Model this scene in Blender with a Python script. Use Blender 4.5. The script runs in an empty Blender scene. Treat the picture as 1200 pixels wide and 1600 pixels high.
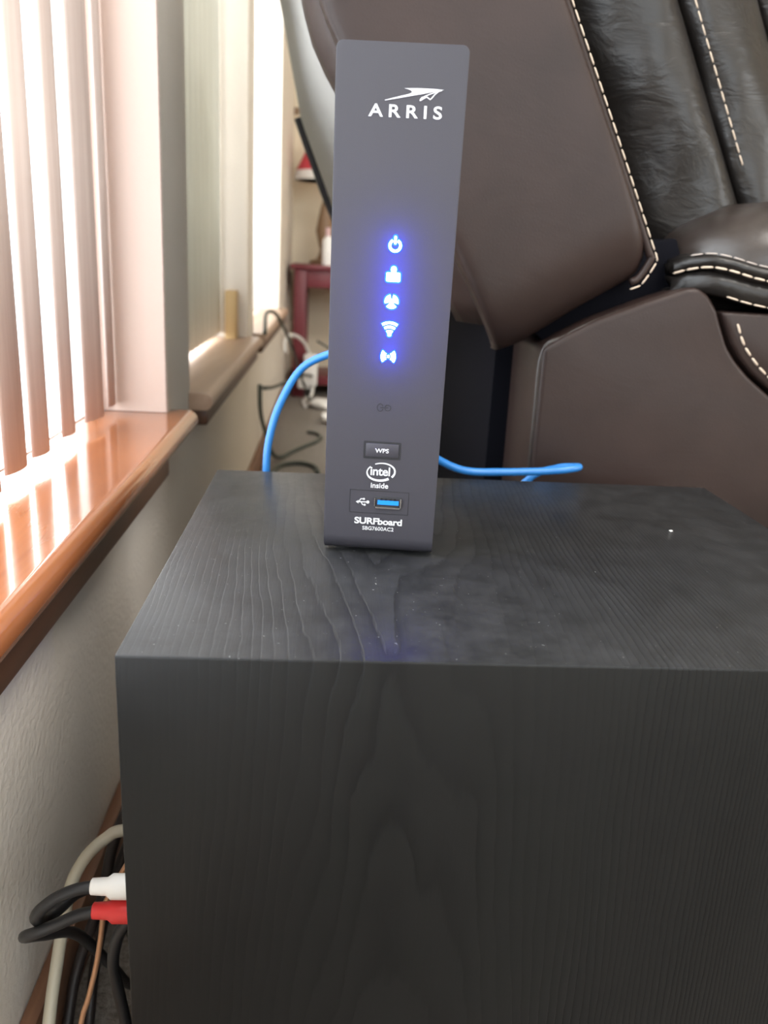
import bpy, bmesh, math, random
from mathutils import Vector, Matrix, Euler
random.seed(7)
SC = bpy.context.scene
COL = SC.collection
R = math.radians

# ------------------------------------------------------------------ camera
EYE = .513                                   # camera height above the carpet
F_PX, PITCH, YAW, ROLL = 1289.3, R(17.13), R(4.079), R(3.171)
fw = Vector((math.sin(YAW)*math.cos(PITCH), math.cos(YAW)*math.cos(PITCH), -math.sin(PITCH)))
rt = Vector((math.cos(YAW), -math.sin(YAW), 0))
dn = fw.cross(rt)
rt2 = math.cos(ROLL)*rt - math.sin(ROLL)*dn
dn2 = math.sin(ROLL)*rt + math.cos(ROLL)*dn
cam = bpy.data.cameras.new('camera')
cam.sensor_fit = 'HORIZONTAL'; cam.sensor_width = 36.0
cam.lens = 36.0*F_PX/1200.0
cam.clip_start = .02
cam.dof.use_dof = True; cam.dof.focus_distance = .42; cam.dof.aperture_fstop = 13.5
camo = bpy.data.objects.new('camera', cam); COL.objects.link(camo)
camo.matrix_world = Matrix(((rt2.x, -dn2.x, -fw.x, 0), (rt2.y, -dn2.y, -fw.y, 0), (rt2.z, -dn2.z, -fw.z, EYE), (0, 0, 0, 1)))
SC.camera = camo

# ------------------------------------------------------------------ world, daylight, exposure
w = bpy.data.worlds.new('overcast_sky'); SC.world = w; w.use_nodes = True
w.node_tree.nodes['Background'].inputs[0].default_value = (.86, .94, 1, 1)
w.node_tree.nodes['Background'].inputs[1].default_value = 5.0
SC.view_settings.view_transform = 'Standard'; SC.view_settings.look = 'None'
SC.view_settings.gamma = 1.0; SC.view_settings.use_curve_mapping = False
SC.view_settings.exposure = 0.0
SC.cycles.caustics_reflective = False; SC.cycles.caustics_refractive = False; SC.cycles.sample_clamp_indirect = 4.0

def area(name, loc, rot, sx, sy, power, col):
    l = bpy.data.lights.new(name, 'AREA'); l.shape = 'RECTANGLE'; l.size = sx; l.size_y = sy
    l.energy = power; l.color = col
    o = bpy.data.objects.new(name, l); COL.objects.link(o); o.location = loc; o.rotation_euler = rot
    return o
# daylight outside the windows of the left wall (area lights face -Z; turned to face +X)
area('daylight_outside_near_window', (-.62, .0, 1.25), (0, R(-90), 0), 2.0, 2.0, 62, (.88, .95, 1))
area('daylight_outside_far_windows', (-.62, 2.15, 1.25), (0, R(-90), 0), 2.0, 2.2, 140, (1, .97, .92))
# fill light added behind the camera, through an opening made for it
area('rear_fill', (1.15, -2.42, 1.40), (R(90), 0, 0), 2.3, 1.7, 7, (1, .97, .93))
# unseen fill added at the right to light faces turned that way
area('right_fill', (4.02, -1.2, 1.45), (0, R(90), 0), 1.5, 1.8, 40, (1, .97, .93))

# overhead fill, added to brighten the wall between the windows; no fixture
area('overhead_fill', (1.1, -.4, 2.40), (0, 0, 0), 1.2, .9, 64, (1, .96, .9))

# ------------------------------------------------------------------ helpers
def wm(o):
    m = o.matrix_basis.copy()
    while o.parent is not None:
        o = o.parent; m = o.matrix_basis @ m
    return m
def tag(o, label=None, cat=None, group=None, kind=None):
    if label: o['label'] = label
    if cat: o['category'] = cat
    if group: o['group'] = group
    if kind: o['kind'] = kind
    return o
def empty(name, loc, rot=(0, 0, 0)):
    o = bpy.data.objects.new(name, None); COL.objects.link(o)
    o.location = loc; o.rotation_euler = rot; o.empty_display_size = .02
    return o
def link(name, me, mat, parent=None, smooth=True):
    if mat is not None:
        me.materials.clear(); me.materials.append(mat)
    for p in me.polygons: p.use_smooth = smooth
    o = bpy.data.objects.new(name, me); COL.objects.link(o)
    if parent is not None: o.parent = parent
    return o
def mesh(name, V, Fc, mat, parent=None, smooth=True, local=False, fix=True):
    """one mesh object; V in world coordinates unless local"""
    V = [Vector(v) for v in V]
    if parent is not None and not local:
        inv = wm(parent).inverted(); V = [inv @ v for v in V]
    me = bpy.data.meshes.new(name); me.from_pydata(V, [], Fc); me.update()
    if fix:
        bm = bmesh.new(); bm.from_mesh(me); bmesh.ops.recalc_face_normals(bm, faces=bm.faces); bm.to_mesh(me); bm.free()
    return link(name, me, mat, parent, smooth)
def bevel_mesh(name, V, Fc, mat, parent, bev, seg, local=False, smooth=True):
    V = [Vector(v) for v in V]
    if parent is not None and not local:
        inv = wm(parent).inverted(); V = [inv @ v for v in V]
    bm = bmesh.new(); vs = [bm.verts.new(v) for v in V]
    for f in Fc: bm.faces.new([vs[i] for i in f])
    bmesh.ops.recalc_face_normals(bm, faces=bm.faces)
    if bev > 0:
        bmesh.ops.bevel(bm, geom=list(bm.edges), offset=bev, segments=seg, profile=.5, affect='EDGES', clamp_overlap=True)
    me = bpy.data.meshes.new(name); bm.to_mesh(me); bm.free()
    o = link(name, me, mat, parent, smooth)
    if smooth:
        try: me.set_sharp_from_angle(angle=R(40))
        except Exception: pass
    return o
BOXF = [(0, 1, 2, 3), (4, 7, 6, 5), (0, 4, 5, 1), (1, 5, 6, 2), (2, 6, 7, 3), (3, 7, 4, 0)]
def boxv(a, b):
    x0, y0, z0 = a; x1, y1, z1 = b
    return [(x0, y0, z0), (x1, y0, z0), (x1, y1, z0), (x0, y1, z0), (x0, y0, z1), (x1, y0, z1), (x1, y1, z1), (x0, y1, z1)]
def box(name, a, b, mat, parent=None, bev=0, seg=2, local=False):
    return bevel_mesh(name, boxv(a, b), BOXF, mat, parent, bev, seg, local)
def boxes(name, lst, mat, parent=None):
    V, Fc = [], []
    for a, b in lst:
        n = len(V); V += boxv(a, b); Fc += [tuple(n+i for i in f) for f in BOXF]
    return mesh(name, V, Fc, mat, parent, smooth=False)
def prism(name, outline, y0, y1, mat, parent, bev=.004, seg=3, local=False):
    """outline of (x,z), extruded along y"""
    n = len(outline)
    V = [(x, y0, z) for x, z in outline] + [(x, y1, z) for x, z in outline]
    Fc = [tuple(range(n)), tuple(range(2*n-1, n-1, -1))] + [(i, (i+1) % n, n+(i+1) % n, n+i) for i in range(n)]
    return bevel_mesh(name, V, Fc, mat, parent, bev, seg, local)
def catmull(P, k=8):
    P = [Vector(p) for p in P]
    if len(P) < 3: return P
    Q = [2*P[0]-P[1]] + P + [2*P[-1]-P[-2]]
    out = []
    for i in range(1, len(Q)-2):
        a, b, c, d = Q[i-1], Q[i], Q[i+1], Q[i+2]
        for j in range(k):
            t = j/k
            out.append(.5*((2*b)+(c-a)*t+(2*a-5*b+4*c-d)*t*t+(3*b-a-3*c+d)*t**3))
    out.append(P[-1]); return out
def tube(name, P, r, mat, parent=None, n=10, k=8, smooth_path=True, local=False):
    pts = catmull(P, k) if smooth_path else [Vector(p) for p in P]
    V, Fc = [], []
    t0 = (pts[1]-pts[0]).normalized()
    nrm = t0.orthogonal().normalized()
    for i, p in enumerate(pts):
        t = (pts[min(i+1, len(pts)-1)]-pts[max(i-1, 0)]).normalized()
        nrm = (nrm - t*nrm.dot(t)).normalized(); b = t.cross(nrm)
        rr = r(i/(len(pts)-1)) if callable(r) else r
        for j in range(n):
            a = 2*math.pi*j/n
            V.append(p + (nrm*math.cos(a)+b*math.sin(a))*rr)
    for i in range(len(pts)-1):
        for j in range(n):
            Fc.append((i*n+j, i*n+(j+1) % n, (i+1)*n+(j+1) % n, (i+1)*n+j))
    Fc.append(tuple(range(n))); Fc.append(tuple((len(pts)-1)*n+j for j in range(n)))
    return mesh(name, V, Fc, mat, parent, True, local)
def lathe(name, prof, origin, axis, mat, parent=None, n=20):
    """prof: (t along axis, radius)"""
    axis = Vector(axis).normalized(); u = axis.orthogonal().normalized(); v = axis.cross(u); o = Vector(origin)
    V, Fc = [], []
    for t, r in prof:
        for j in range(n):
            a = 2*math.pi*j/n; V.append(o+axis*t+(u*math.cos(a)+v*math.sin(a))*max(r, 1e-5))
    for i in range(len(prof)-1):
        for j in range(n):
            Fc.append((i*n+j, i*n+(j+1) % n, (i+1)*n+(j+1) % n, (i+1)*n+j))
    Fc.append(tuple(range(n))); Fc.append(tuple((len(prof)-1)*n+j for j in range(n)))
    o = mesh(name, V, Fc, mat, parent, True)
    try: o.data.set_sharp_from_angle(angle=R(45))
    except Exception: pass
    return o
def grid(name, rows, mat, parent=None, close=False, thick=0, caps=False, off=-1):
    """rows: list of equally long lists of world points"""
    m, n = len(rows), len(rows[0])
    V = [p for r_ in rows for p in r_]; Fc = []
    for i in range(m-1):
        for j in range(n-1 if not close else n):
            Fc.append((i*n+j, i*n+(j+1) % n, (i+1)*n+(j+1) % n, (i+1)*n+j))
    if caps:
        Fc.append(tuple(range(n))); Fc.append(tuple((m-1)*n+j for j in range(n)))
    o = mesh(name, V, Fc, mat, parent, True)
    if thick:
        md = o.modifiers.new('thickness', 'SOLIDIFY'); md.thickness = thick; md.offset = off
    return o
def interp(tbl, x):
    for (a, va), (b, vb) in zip(tbl, tbl[1:]):
        if x <= b: return va+(vb-va)*(x-a)/(b-a)
    (a, va), (b, vb) = tbl[-2:]
    return va+(vb-va)*(x-a)/(b-a)

# ------------------------------------------------------------------ materials
def mat(name, col, rough=.5, metal=0, spec=.5, coat=0, emit=None, estr=0, trans=0):
    m = bpy.data.materials.new(name); m.use_nodes = True
    b = m.node_tree.nodes['Principled BSDF']
    b.inputs['Base Color'].default_value = (*col, 1); b.inputs['Roughness'].default_value = rough
    b.inputs['Metallic'].default_value = metal; b.inputs['Specular IOR Level'].default_value = spec
    b.inputs['Coat Weight'].default_value = coat; b.inputs['Coat Roughness'].default_value = .08
    b.inputs['Transmission Weight'].default_value = trans
    if emit: b.inputs['Emission Color'].default_value = (*emit, 1); b.inputs['Emission Strength'].default_value = estr
    return m
class N:
    def __init__(s, m): s.m = m; s.t = m.node_tree; s.b = s.t.nodes['Principled BSDF']
    def n(s, typ, **kw):
        x = s.t.nodes.new(typ)
        for k, v in kw.items():
            if k.startswith('i_'):
                x.inputs[k[2:].replace('_', ' ')].default_value = v
            else: setattr(x, k, v)
        return x
    def l(s, a, b): s.t.links.new(a, b)
    def coord(s, scale=(1, 1, 1)):
        c = s.n('ShaderNodeTexCoord'); mp = s.n('ShaderNodeMapping'); mp.inputs['Scale'].default_value = scale
        s.l(c.outputs['Object'], mp.inputs['Vector']); return mp.outputs[0]
    def noise(s, scale, detail=3, rough=.5, sc=(1, 1, 1), dist=0):
        x = s.n('ShaderNodeTexNoise'); x.inputs['Scale'].default_value = scale; x.inputs['Detail'].default_value = detail
        x.inputs['Roughness'].default_value = rough; x.inputs['Distortion'].default_value = dist
        s.l(s.coord(sc), x.inputs['Vector']); return x.outputs[0]
    def ramp(s, f, stops):
        x = s.n('ShaderNodeValToRGB'); e = x.color_ramp.elements
        while len(e) < len(stops): e.new(.5)
        for q, (p, c) in zip(e, stops):
            q.position = p; q.color = (*c, 1) if len(c) == 3 else c
        s.l(f, x.inputs[0]); return x.outputs[0]
    def math(s, op, a, b=None):
        x = s.n('ShaderNodeMath', operation=op)
        for i, v in enumerate((a, b)):
            if v is None: continue
            if isinstance(v, (int, float)): x.inputs[i].default_value = v
            else: s.l(v, x.inputs[i])
        return x.outputs[0]
    def bump(s, h, strength, dist=.001, prev=None):
        x = s.n('ShaderNodeBump'); x.inputs['Strength'].default_value = strength; x.inputs['Distance'].default_value = dist
        s.l(h, x.inputs['Height'])
        if prev is not None: s.l(prev, x.inputs['Normal'])
        return x.outputs[0]
    def normal(s, x): s.l(x, s.b.inputs['Normal'])
    def color(s, x): s.l(x, s.b.inputs['Base Color'])
    def rough(s, x): s.l(x, s.b.inputs['Roughness'])

M = {}
# painted wall, orange-peel texture
def paint(name, col, bump=.35):
    m = mat(name, col, .75, spec=.25); q = N(m)
    q.normal(q.bump(q.noise(190, 3, .55), bump, .002)); return m
M['wall'] = paint('beige_wall_paint', (.74, .67, .59), .5)
M['cream'] = paint('cream_wall_paint', (.80, .70, .54), .15)
M['jamb'] = paint('pinkish_jamb_paint', (.56, .43, .37), .12)
M['ceil'] = paint('ceiling_white', (.8, .78, .74), .2)
# carpet
m = mat('grey_carpet', (.30, .27, .24), .95, spec=.1); q = N(m)
q.color(q.ramp(q.noise(180, 4, .7), [(.3, (.17, .15, .135)), (.7, (.42, .38, .34))]))
q.normal(q.bump(q.noise(420, 3, .7), .9, .004)); M['carpet'] = m
# varnished sill wood
m = mat('varnished_oak', (.42, .17, .06), .16, spec=.5, coat=.6); q = N(m)
g = q.noise(22, 4, .6, (1, .07, 1), .6)
q.color(q.ramp(g, [(.3, (.20, .062, .022)), (.55, (.33, .115, .042)), (.8, (.44, .18, .075))]))
q.normal(q.bump(q.noise(160, 3, .6, (1, .3, 1)), .10, .0004)); M['oak'] = m
m = mat('dark_oak_apron', (.10, .045, .022), .4); q = N(m)
q.color(q.ramp(q.noise(22, 4, .6, (1, .07, 1), .6), [(.3, (.06, .026, .014)), (.8, (.16, .07, .035))])); M['apron'] = m
m = mat('dull_tan_sill_wood', (.42, .29, .20), .38); q = N(m)
q.color(q.ramp(q.noise(22, 4, .6, (1, .07, 1), .6), [(.3, (.33, .21, .14)), (.8, (.50, .36, .26))])); M['tansill'] = m
m = mat('stained_baseboard', (.24, .11, .06), .4); q = N(m)
q.color(q.ramp(q.noise(30, 4, .6, (1, .07, 1), .6), [(.3, (.16, .07, .04)), (.8, (.32, .16, .09))])); M['basebd'] = m
# black ash vinyl of the speaker cabinet
m = mat('black_ash_vinyl', (.008, .008, .009), .42, spec=.13, coat=.16); q = N(m)
# growth-ring figure: parabolic cathedral lines along the length, tighter towards the sides
sep = q.n('ShaderNodeSeparateXYZ'); q.l(q.coord(), sep.inputs[0])
dx = q.math('ADD', sep.outputs[0], .065)
ph = q.math('ADD', q.math('MULTIPLY', q.math('MULTIPLY', dx, dx), 1500), q.math('MULTIPLY', q.math('SUBTRACT', sep.outputs[2], sep.outputs[1]), 14))
ph = q.math('ADD', ph, q.math('MULTIPLY', q.noise(17, 2, .5, (1, .22, .22)), 5.5))
ph = q.math('ADD', ph, q.math('MULTIPLY', q.noise(90, 3, .6, (1, .2, .2)), .9))
saw = q.math('FRACT', ph)
lines = q.ramp(saw, [(.0, (0, 0, 0)), (.22, (.55, .55, .55)), (.55, (.95, .95, .95)), (.9, (1, 1, 1)), (1, (0, 0, 0))])
fib = q.noise(1000, 3, .65, (1, .03, .03))
msk = q.ramp(q.noise(11, 2, .5, (1, .3, .3)), [(.36, (.25, .25, .25)), (.6, (1, 1, 1))])
msk = q.math('MULTIPLY', msk, q.ramp(q.math('ADD', q.math('MULTIPLY', dx, 2.2), .5), [(.30, (.12, .12, .12)), (.50, (1, 1, 1))]))
lines = q.math('SUBTRACT', 1.0, q.math('MULTIPLY', q.math('SUBTRACT', 1.0, lines), msk))
dust_shade = q.ramp(q.noise(55, 5, .75), [(.32, (0, 0, 0)), (.8, (1, 1, 1))])
h = q.math('ADD', q.math('MULTIPLY', lines, .7), q.math('MULTIPLY', fib, .14))
q.normal(q.bump(h, .60, .0007))
base = q.ramp(h, [(.1, (.0018, .0018, .002)), (.80, (.0065, .0067, .0065))])
geo = q.n('ShaderNodeNewGeometry'); sz = q.n('ShaderNodeSeparateXYZ'); q.l(geo.outputs['True Normal'], sz.inputs[0])
up = q.math('MAXIMUM', sz.outputs[2], 0.0)                     # settled dusty grey on the top only, also brightening it like window sheen
dm = q.math('MULTIPLY', up, q.math('ADD', q.math('MULTIPLY', q.math('MULTIPLY', dust_shade, lines), .75), .25))
speck = q.ramp(q.noise(520, 2, .6), [(.73, (0, 0, 0)), (.76, (1, 1, 1))])
mixc = q.n('ShaderNodeMix', data_type='RGBA'); q.l(dm, mixc.inputs[0]); q.l(base, mixc.inputs[6]); mixc.inputs[7].default_value = (.030, .030, .031, 1)
mix2 = q.n('ShaderNodeMix', data_type='RGBA'); q.l(q.math('MULTIPLY', q.math('MULTIPLY', up, speck), .5), mix2.inputs[0]); q.l(mixc.outputs[2], mix2.inputs[6]); mix2.inputs[7].default_value = (.35, .35, .34, 1)
q.color(mix2.outputs[2])
q.rough(q.math('ADD', q.math('MULTIPLY', dust_shade, .14), q.math('ADD', q.math('MULTIPLY', lines, -.10), .46)))
q.b.inputs['Coat Roughness'].default_value = .34
M['ash'] = m
M['blackplastic'] = mat('black_plastic', (.012, .012, .013), .45)
M['plate'] = mat('black_metal_plate', (.02, .02, .02), .4, .6)
# router shell
m = mat('charcoal_textured_plastic', (.034, .032, .039), .48, spec=.38); q = N(m)
q.normal(q.bump(q.noise(2600, 2, .5), .25, .0002)); M['shell'] = m
M['recess'] = mat('router_dark_recess', (.006, .006, .008), .6)
M['print'] = mat('white_print', (.50, .50, .51), .5)
M['led'] = mat('icon_white_light', (1, 1, 1), .5, emit=(.75, .95, 1), estr=4)
M['ledrim'] = mat('icon_blue_light', (.0, .1, .6), .5, emit=(0, .16, .85), estr=.7)
M['steel'] = mat('bright_steel', (.75, .72, .70), .22, 1)
M['usbblue'] = mat('usb_blue_plastic', (.01, .20, .75), .4)
M['ethblue'] = mat('blue_cable_jacket', (.02, .165, .47), .38)
# leather
def leather(name, col, rough, wr=.35, wscale=22, sheen=.5):
    m = mat(name, col, rough, spec=sheen); q = N(m)
    a = q.noise(wscale, 4, .6, (1, 1, 2.2), .8)
    v = q.n('ShaderNodeTexVoronoi', feature='DISTANCE_TO_EDGE'); v.inputs['Scale'].default_value = 420
    q.l(q.coord(), v.inputs['Vector'])
    b1 = q.bump(a, wr, .006)
    q.normal(q.bump(v.outputs[0], .12, .0006, b1))
    d = q.noise(14, 3, .6)
    q.color(q.ramp(d, [(.25, tuple(c*.78 for c in col)), (.75, tuple(c*1.2 for c in col))]))
    return m
M['leather'] = leather('brown_leather_side', (.023, .0135, .0113), .43, .08, 9, .25)
M['leather2'] = leather('dark_brown_leather_cushion', (.011, .009, .008), .36, .34, 19, .38)
M['leather3'] = leather('dark_brown_leather_arm', (.026, .019, .016), .32, .14, 16)
M['rearsheen'] = paint('grey_rear_sheen', (.30, .29, .27), .2)  # glancing reflection on the rear put into a flat grey; also brightens the pier
M['piping'] = mat('dark_leather_piping', (.035, .024, .022), .4)
M['thread'] = mat('tan_thread', (.50, .40, .31), .7)
M['threadgrey'] = mat('grey_brown_thread', (.34, .29, .26), .6)
M['dust_shade'] = mat('shade_black', (.004, .004, .006), .9, spec=.05)  # near black, painted in where the gaps are only in shade
M['hem'] = mat('black_hem', (.008, .009, .014), .6)
# blinds
def slatmat(name, c1, c2, tr):
    m = mat(name, c1, .55, spec=.3); q = N(m)
    col = q.ramp(q.noise(75, 4, .65, (1, 1, .035), .3), [(.3, c1), (.7, c2)])
    q.color(col)
    t = q.n('ShaderNodeBsdfTranslucent'); mx = q.n('ShaderNodeMixShader'); mx.inputs[0].default_value = tr
    q.l(col, t.inputs[0]); out = q.t.nodes['Material Output']
    q.l(q.b.outputs[0], mx.inputs[1]); q.l(t.outputs[0], mx.inputs[2]); q.l(mx.outputs[0], out.inputs[0]); return m
M['slat'] = slatmat('pinkish_grain_vinyl', (.62, .51, .46), (.78, .68, .63), .16)
M['slat2'] = slatmat('pale_vinyl', (.62, .62, .56), (.75, .75, .70), .15)
M['slat3'] = slatmat('white_vinyl', (.80, .80, .78), (.86, .86, .85), .5)
M['frame'] = mat('white_window_frame', (.78, .77, .74), .4)
m = bpy.data.materials.new('window_glass'); m.use_nodes = True; t = m.node_tree; t.nodes.clear()
o_ = t.nodes.new('ShaderNodeOutputMaterial'); tr = t.nodes.new('ShaderNodeBsdfTransparent'); gl = t.nodes.new('ShaderNodeBsdfGlossy')
gl.inputs['Roughness'].default_value = .02; mx = t.nodes.new('ShaderNodeMixShader'); mx.inputs[0].default_value = .05
t.links.new(tr.outputs[0], mx.inputs[1]); t.links.new(gl.outputs[0], mx.inputs[2]); t.links.new(mx.outputs[0], o_.inputs[0])
M['glass'] = m
# cables and small things
M['cableblack'] = mat('black_cable', (.012, .012, .013), .45)
M['cabledark'] = mat('dark_brown_cable', (.022, .016, .015), .5)
M['cablebeige'] = mat('beige_cable', (.50, .46, .36), .45)
M['copper'] = mat('clear_copper_wire', (.55, .30, .17), .3, .5)
M['plugwhite'] = mat('white_plug_plastic', (.82, .80, .76), .4)
M['plugred'] = mat('red_plug_plastic', (.62, .03, .03), .4)
M['gold'] = mat('plug_metal', (.7, .6, .4), .3, 1)
M['maroon'] = mat('maroon_wood', (.16, .025, .035), .4)
M['redshade'] = mat('red_lamp_shade', (.55, .05, .07), .8)
M['whiteplastic'] = mat('white_plastic', (.80, .78, .75), .5)
M['green'] = mat('dark_green_cord', (.05, .06, .05), .6)
M['pink'] = mat('pale_pink_card', (.66, .45, .45), .7)
M['tan'] = mat('tan_wood', (.55, .38, .18), .6)
M['brass'] = mat('brown_switch', (.22, .13, .07), .5)

# ================================================================== THE SETTING
WX = -.178                                   # room face of the window wall
SILL = EYE-.174
X1, Y0, Y1, H = 3.9, -2.3, 3.45, 2.45
tag(box('floor', (-.30, Y0-.1, -.06), (X1+.1, Y1+.1, 0), M['carpet']), 'grey beige carpeted floor', 'floor', kind='structure')
tag(box('ceiling', (-.30, Y0-.1, H), (X1+.1, Y1+.1, H+.06), M['ceil']), 'white painted ceiling overhead', 'ceiling', kind='structure')
OP = [(-.62, .905), (1.045, 1.75), (1.875, 2.72)]      # the three openings, along y
TOPZ = 2.05
ys = [Y0-.1] + [v for o in OP for v in o] + [Y1+.1]
lst = [((WX-.10, ys[0], 0), (WX, ys[-1], SILL-.021)), ((WX-.10, ys[0], TOPZ), (WX, ys[-1], H))]
for i in range(0, len(ys), 2):
    lst.append(((WX-.10, ys[i], SILL-.021), (WX, ys[i+1], TOPZ)))
tag(boxes('wall_left', lst, M['wall']), 'beige textured wall with three window openings', 'wall', kind='structure')
tag(box('wall_far', (WX-.1, Y1, 0), (X1+.1, Y1+.1, H), M['cream']), 'cream wall at the far end of the room', 'wall', kind='structure')
tag(boxes('wall_right', [((X1, Y0-.1, 0), (X1+.1, -2.1, H)), ((X1, -.3, 0), (X1+.1, Y1+.1, H)), ((X1, -2.1, 0), (X1+.1, -.3, .7)), ((X1, -2.1, 2.2), (X1+.1, -.3, H))], M['cream']), 'cream wall with an added fill light opening across the room', 'wall', kind='structure')
tag(boxes('wall_back', [((WX-.1, Y0-.1, 0), (.0, Y0, H)), ((2.3, Y0-.1, 0), (X1+.1, Y0, H)), ((.0, Y0-.1, 0), (2.3, Y0, .6)), ((.0, Y0-.1, 2.2), (2.3, Y0, H))], M['cream']),
    'cream wall with a wide added fill light opening behind the viewer', 'wall', kind='structure')
# baseboards
tag(box('baseboard_left', (WX, Y0, 0), (WX+.012, Y1-.012, .056), M['basebd'], bev=.004), 'brown stained baseboard along the window wall', 'baseboard', kind='structure')
tag(box('baseboard_far', (WX, Y1-.012, 0), (X1, Y1, .056), M['basebd'], bev=.004), 'brown stained baseboard along the far wall', 'baseboard', kind='structure')

def sill_board(y0, y1, parent, oy0, oy1, mt):
    xf = WX+.030; zt = SILL; zb = SILL-.021; r = .0105
    prof = []
    for i in range(9):
        a = math.pi/2 - math.pi*i/8
        prof.append((xf-r+math.cos(a)*r, (zt+zb)/2+math.sin(a)*r))
    # horned board: full length in front of the wall, opening length inside the recess
    outer = [(WX+.0005, zb), (WX+.0005, zt), (xf-r-.0015, zt)] + prof + [(xf-r-.0015, zb)]
    n = len(outer); V = [(x, y0, z) for x, z in outer]+[(x, y1, z) for x, z in outer]
    Fc = [tuple(range(n)), tuple(range(2*n-1, n-1, -1))]+[(i, (i+1) % n, n+(i+1) % n, n+i) for i in range(n)]
    k = len(V); V += boxv((WX-.10, oy0, zb), (WX+.0005, oy1, zt)); Fc += [tuple(k+i for i in f) for f in BOXF]
    o = mesh('window_sill', V, Fc, mt, parent, True)
    o.data.set_sharp_from_angle(angle=R(35)); return o
def window(nm, y0, y1, label, hy0, hy1, apron, mt, jm):
    wr = tag(empty(nm, (WX-.09, (y0+y1)/2, SILL)), label, 'window', kind='structure')
    f = .035; x0, x1 = WX-.098, WX-.076
    for a, b in (((x0, y0, SILL), (x1, y0+f, TOPZ)), ((x0, y1-f, SILL), (x1, y1, TOPZ)), ((x0, y0+f, SILL), (x1, y1-f, SILL+.0015)), ((x0, y0+f, TOPZ-f), (x1, y1-f, TOPZ))):
        box('window_frame', a, b, M['frame'], wr, .003)
    box('pane', (x0+.009, y0+f, SILL+.0015), (x0+.013, y1-f, TOPZ-f), M['glass'], wr)
    sill_board(hy0, hy1, wr, y0, y1, mt)
    for a, b in ((y1-.005, y1), (y0, y0+.005)): box('jamb', (WX-.076, a, SILL+.0005), (WX-.0005, b, TOPZ-.005), jm, wr)
    box('jamb', (WX-.076, y0, TOPZ-.005), (WX-.0005, y1, TOPZ), jm, wr)
    if apron: box('apron', (WX, apron[0], SILL-.043), (WX+.021, apron[1], SILL-.021), M['apron'], wr, .003)
    return wr
window('window_1', *OP[0], 'near window with a varnished orange brown sill', -.66, .922, (-.66, .80), M['oak'], M['jamb'])
window('window_2', *OP[1], 'second window behind the pier with a brown sill', 1.035, 1.775, (1.05, 1.75), M['tansill'], M['wall'])
window('window_3', *OP[2], 'bright third window next to the far corner', 1.85, 2.74, (1.87, 2.72), M['tansill'], M['wall'])

def blind(nm, label, slats, mt, xc, group=None):
    """slats: (y0, y1, dx) edges of each vertical slat; dx = how far its far edge sits towards the room"""
    root = tag(empty(nm, (xc, slats[0][0], SILL+.01)), label, 'blind')
    ya, yb = slats[0][0]-.02, slats[-1][1]+.004
    box('headrail', (xc-.02, ya, TOPZ-.045), (xc+.02, yb, TOPZ-.005), M['frame'], root, .003)
    for y0, y1, dx in slats:
        n = 10; rows = []
        for z in (SILL+.010, SILL+.25, SILL+.7, SILL+1.2, TOPZ-.045):
            row = []
            for i in range(n+1):
                s = i/n; row.append((xc+dx*s+.0035*math.sin(math.pi*s)**.8, y0+(y1-y0)*s, z))
            rows.append(row)
        grid('slat', rows, mt, root, thick=.0007)
    return root
s1 = [(.585, .622, .003), (.640, .671, .004), (.714, .749, .001), (.783, .827, .006), (.864, .897, -.001)]
pre = []; y = .585
while y > -.55:
    y -= .066; pre.append((y+.004, y+.028, .012))  # unseen slats, made narrow to let more daylight onto the box top
blind('vertical_blind', 'vertical blind with pinkish slats in the near window', pre[::-1]+s1, M['slat'], WX-.053)
s2 = []; y = 1.075
while y < 1.72:
    s2.append((y, min(y+.050, 1.742), .004)); y += .0495
blind('vertical_blind', 'nearly closed pale grey vertical blind in the second window', s2, M['slat2'], WX-.058)
s3 = []; y = 1.91
while y < 2.64:
    s3.append((y, y+.052, .004)); y += .064
blind('vertical_blind', 'white vertical blind in the bright third window', s3, M['slat3'], WX-.055)

# ================================================================== SPEAKER CABINET (the black box)
BX0, BX1, BY0, BY1, BZ = -.081, .283, .2946, .586, .360
sp = tag(empty('subwoofer', ((BX0+BX1)/2, (BY0+BY1)/2, 0)), 'black wood-grain subwoofer box in the foreground carrying the modem', 'subwoofer')
box('cabinet', (BX0, BY0, .014), (BX1, BY1, BZ), M['ash'], sp, .0012, 2)
for fx in (BX0+.035, BX1-.035):
    for fy in (BY0+.035, BY1-.035):
        lathe('foot', [(0, .016), (.0145, .019)], (fx, fy, 0), (0, 0, 1), M['blackplastic'], sp)
pl = box('amplifier_plate', (BX0-.002, BY0+.03, .05), (BX0+.0005, BY1-.04, .30), M['plate'], sp, .0008)
PWY, PWZ, PRY, PRZ = .345, .2057, .345, .1908
for yy, zz in ((PWY, PWZ), (PRY, PRZ)):
    lathe('jack', [(0, .0055), (.004, .0055), (.004, .0042), (.009, .0042)], (BX0-.002, yy, zz), (-1, 0, 0), M['gold'], pl)

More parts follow.
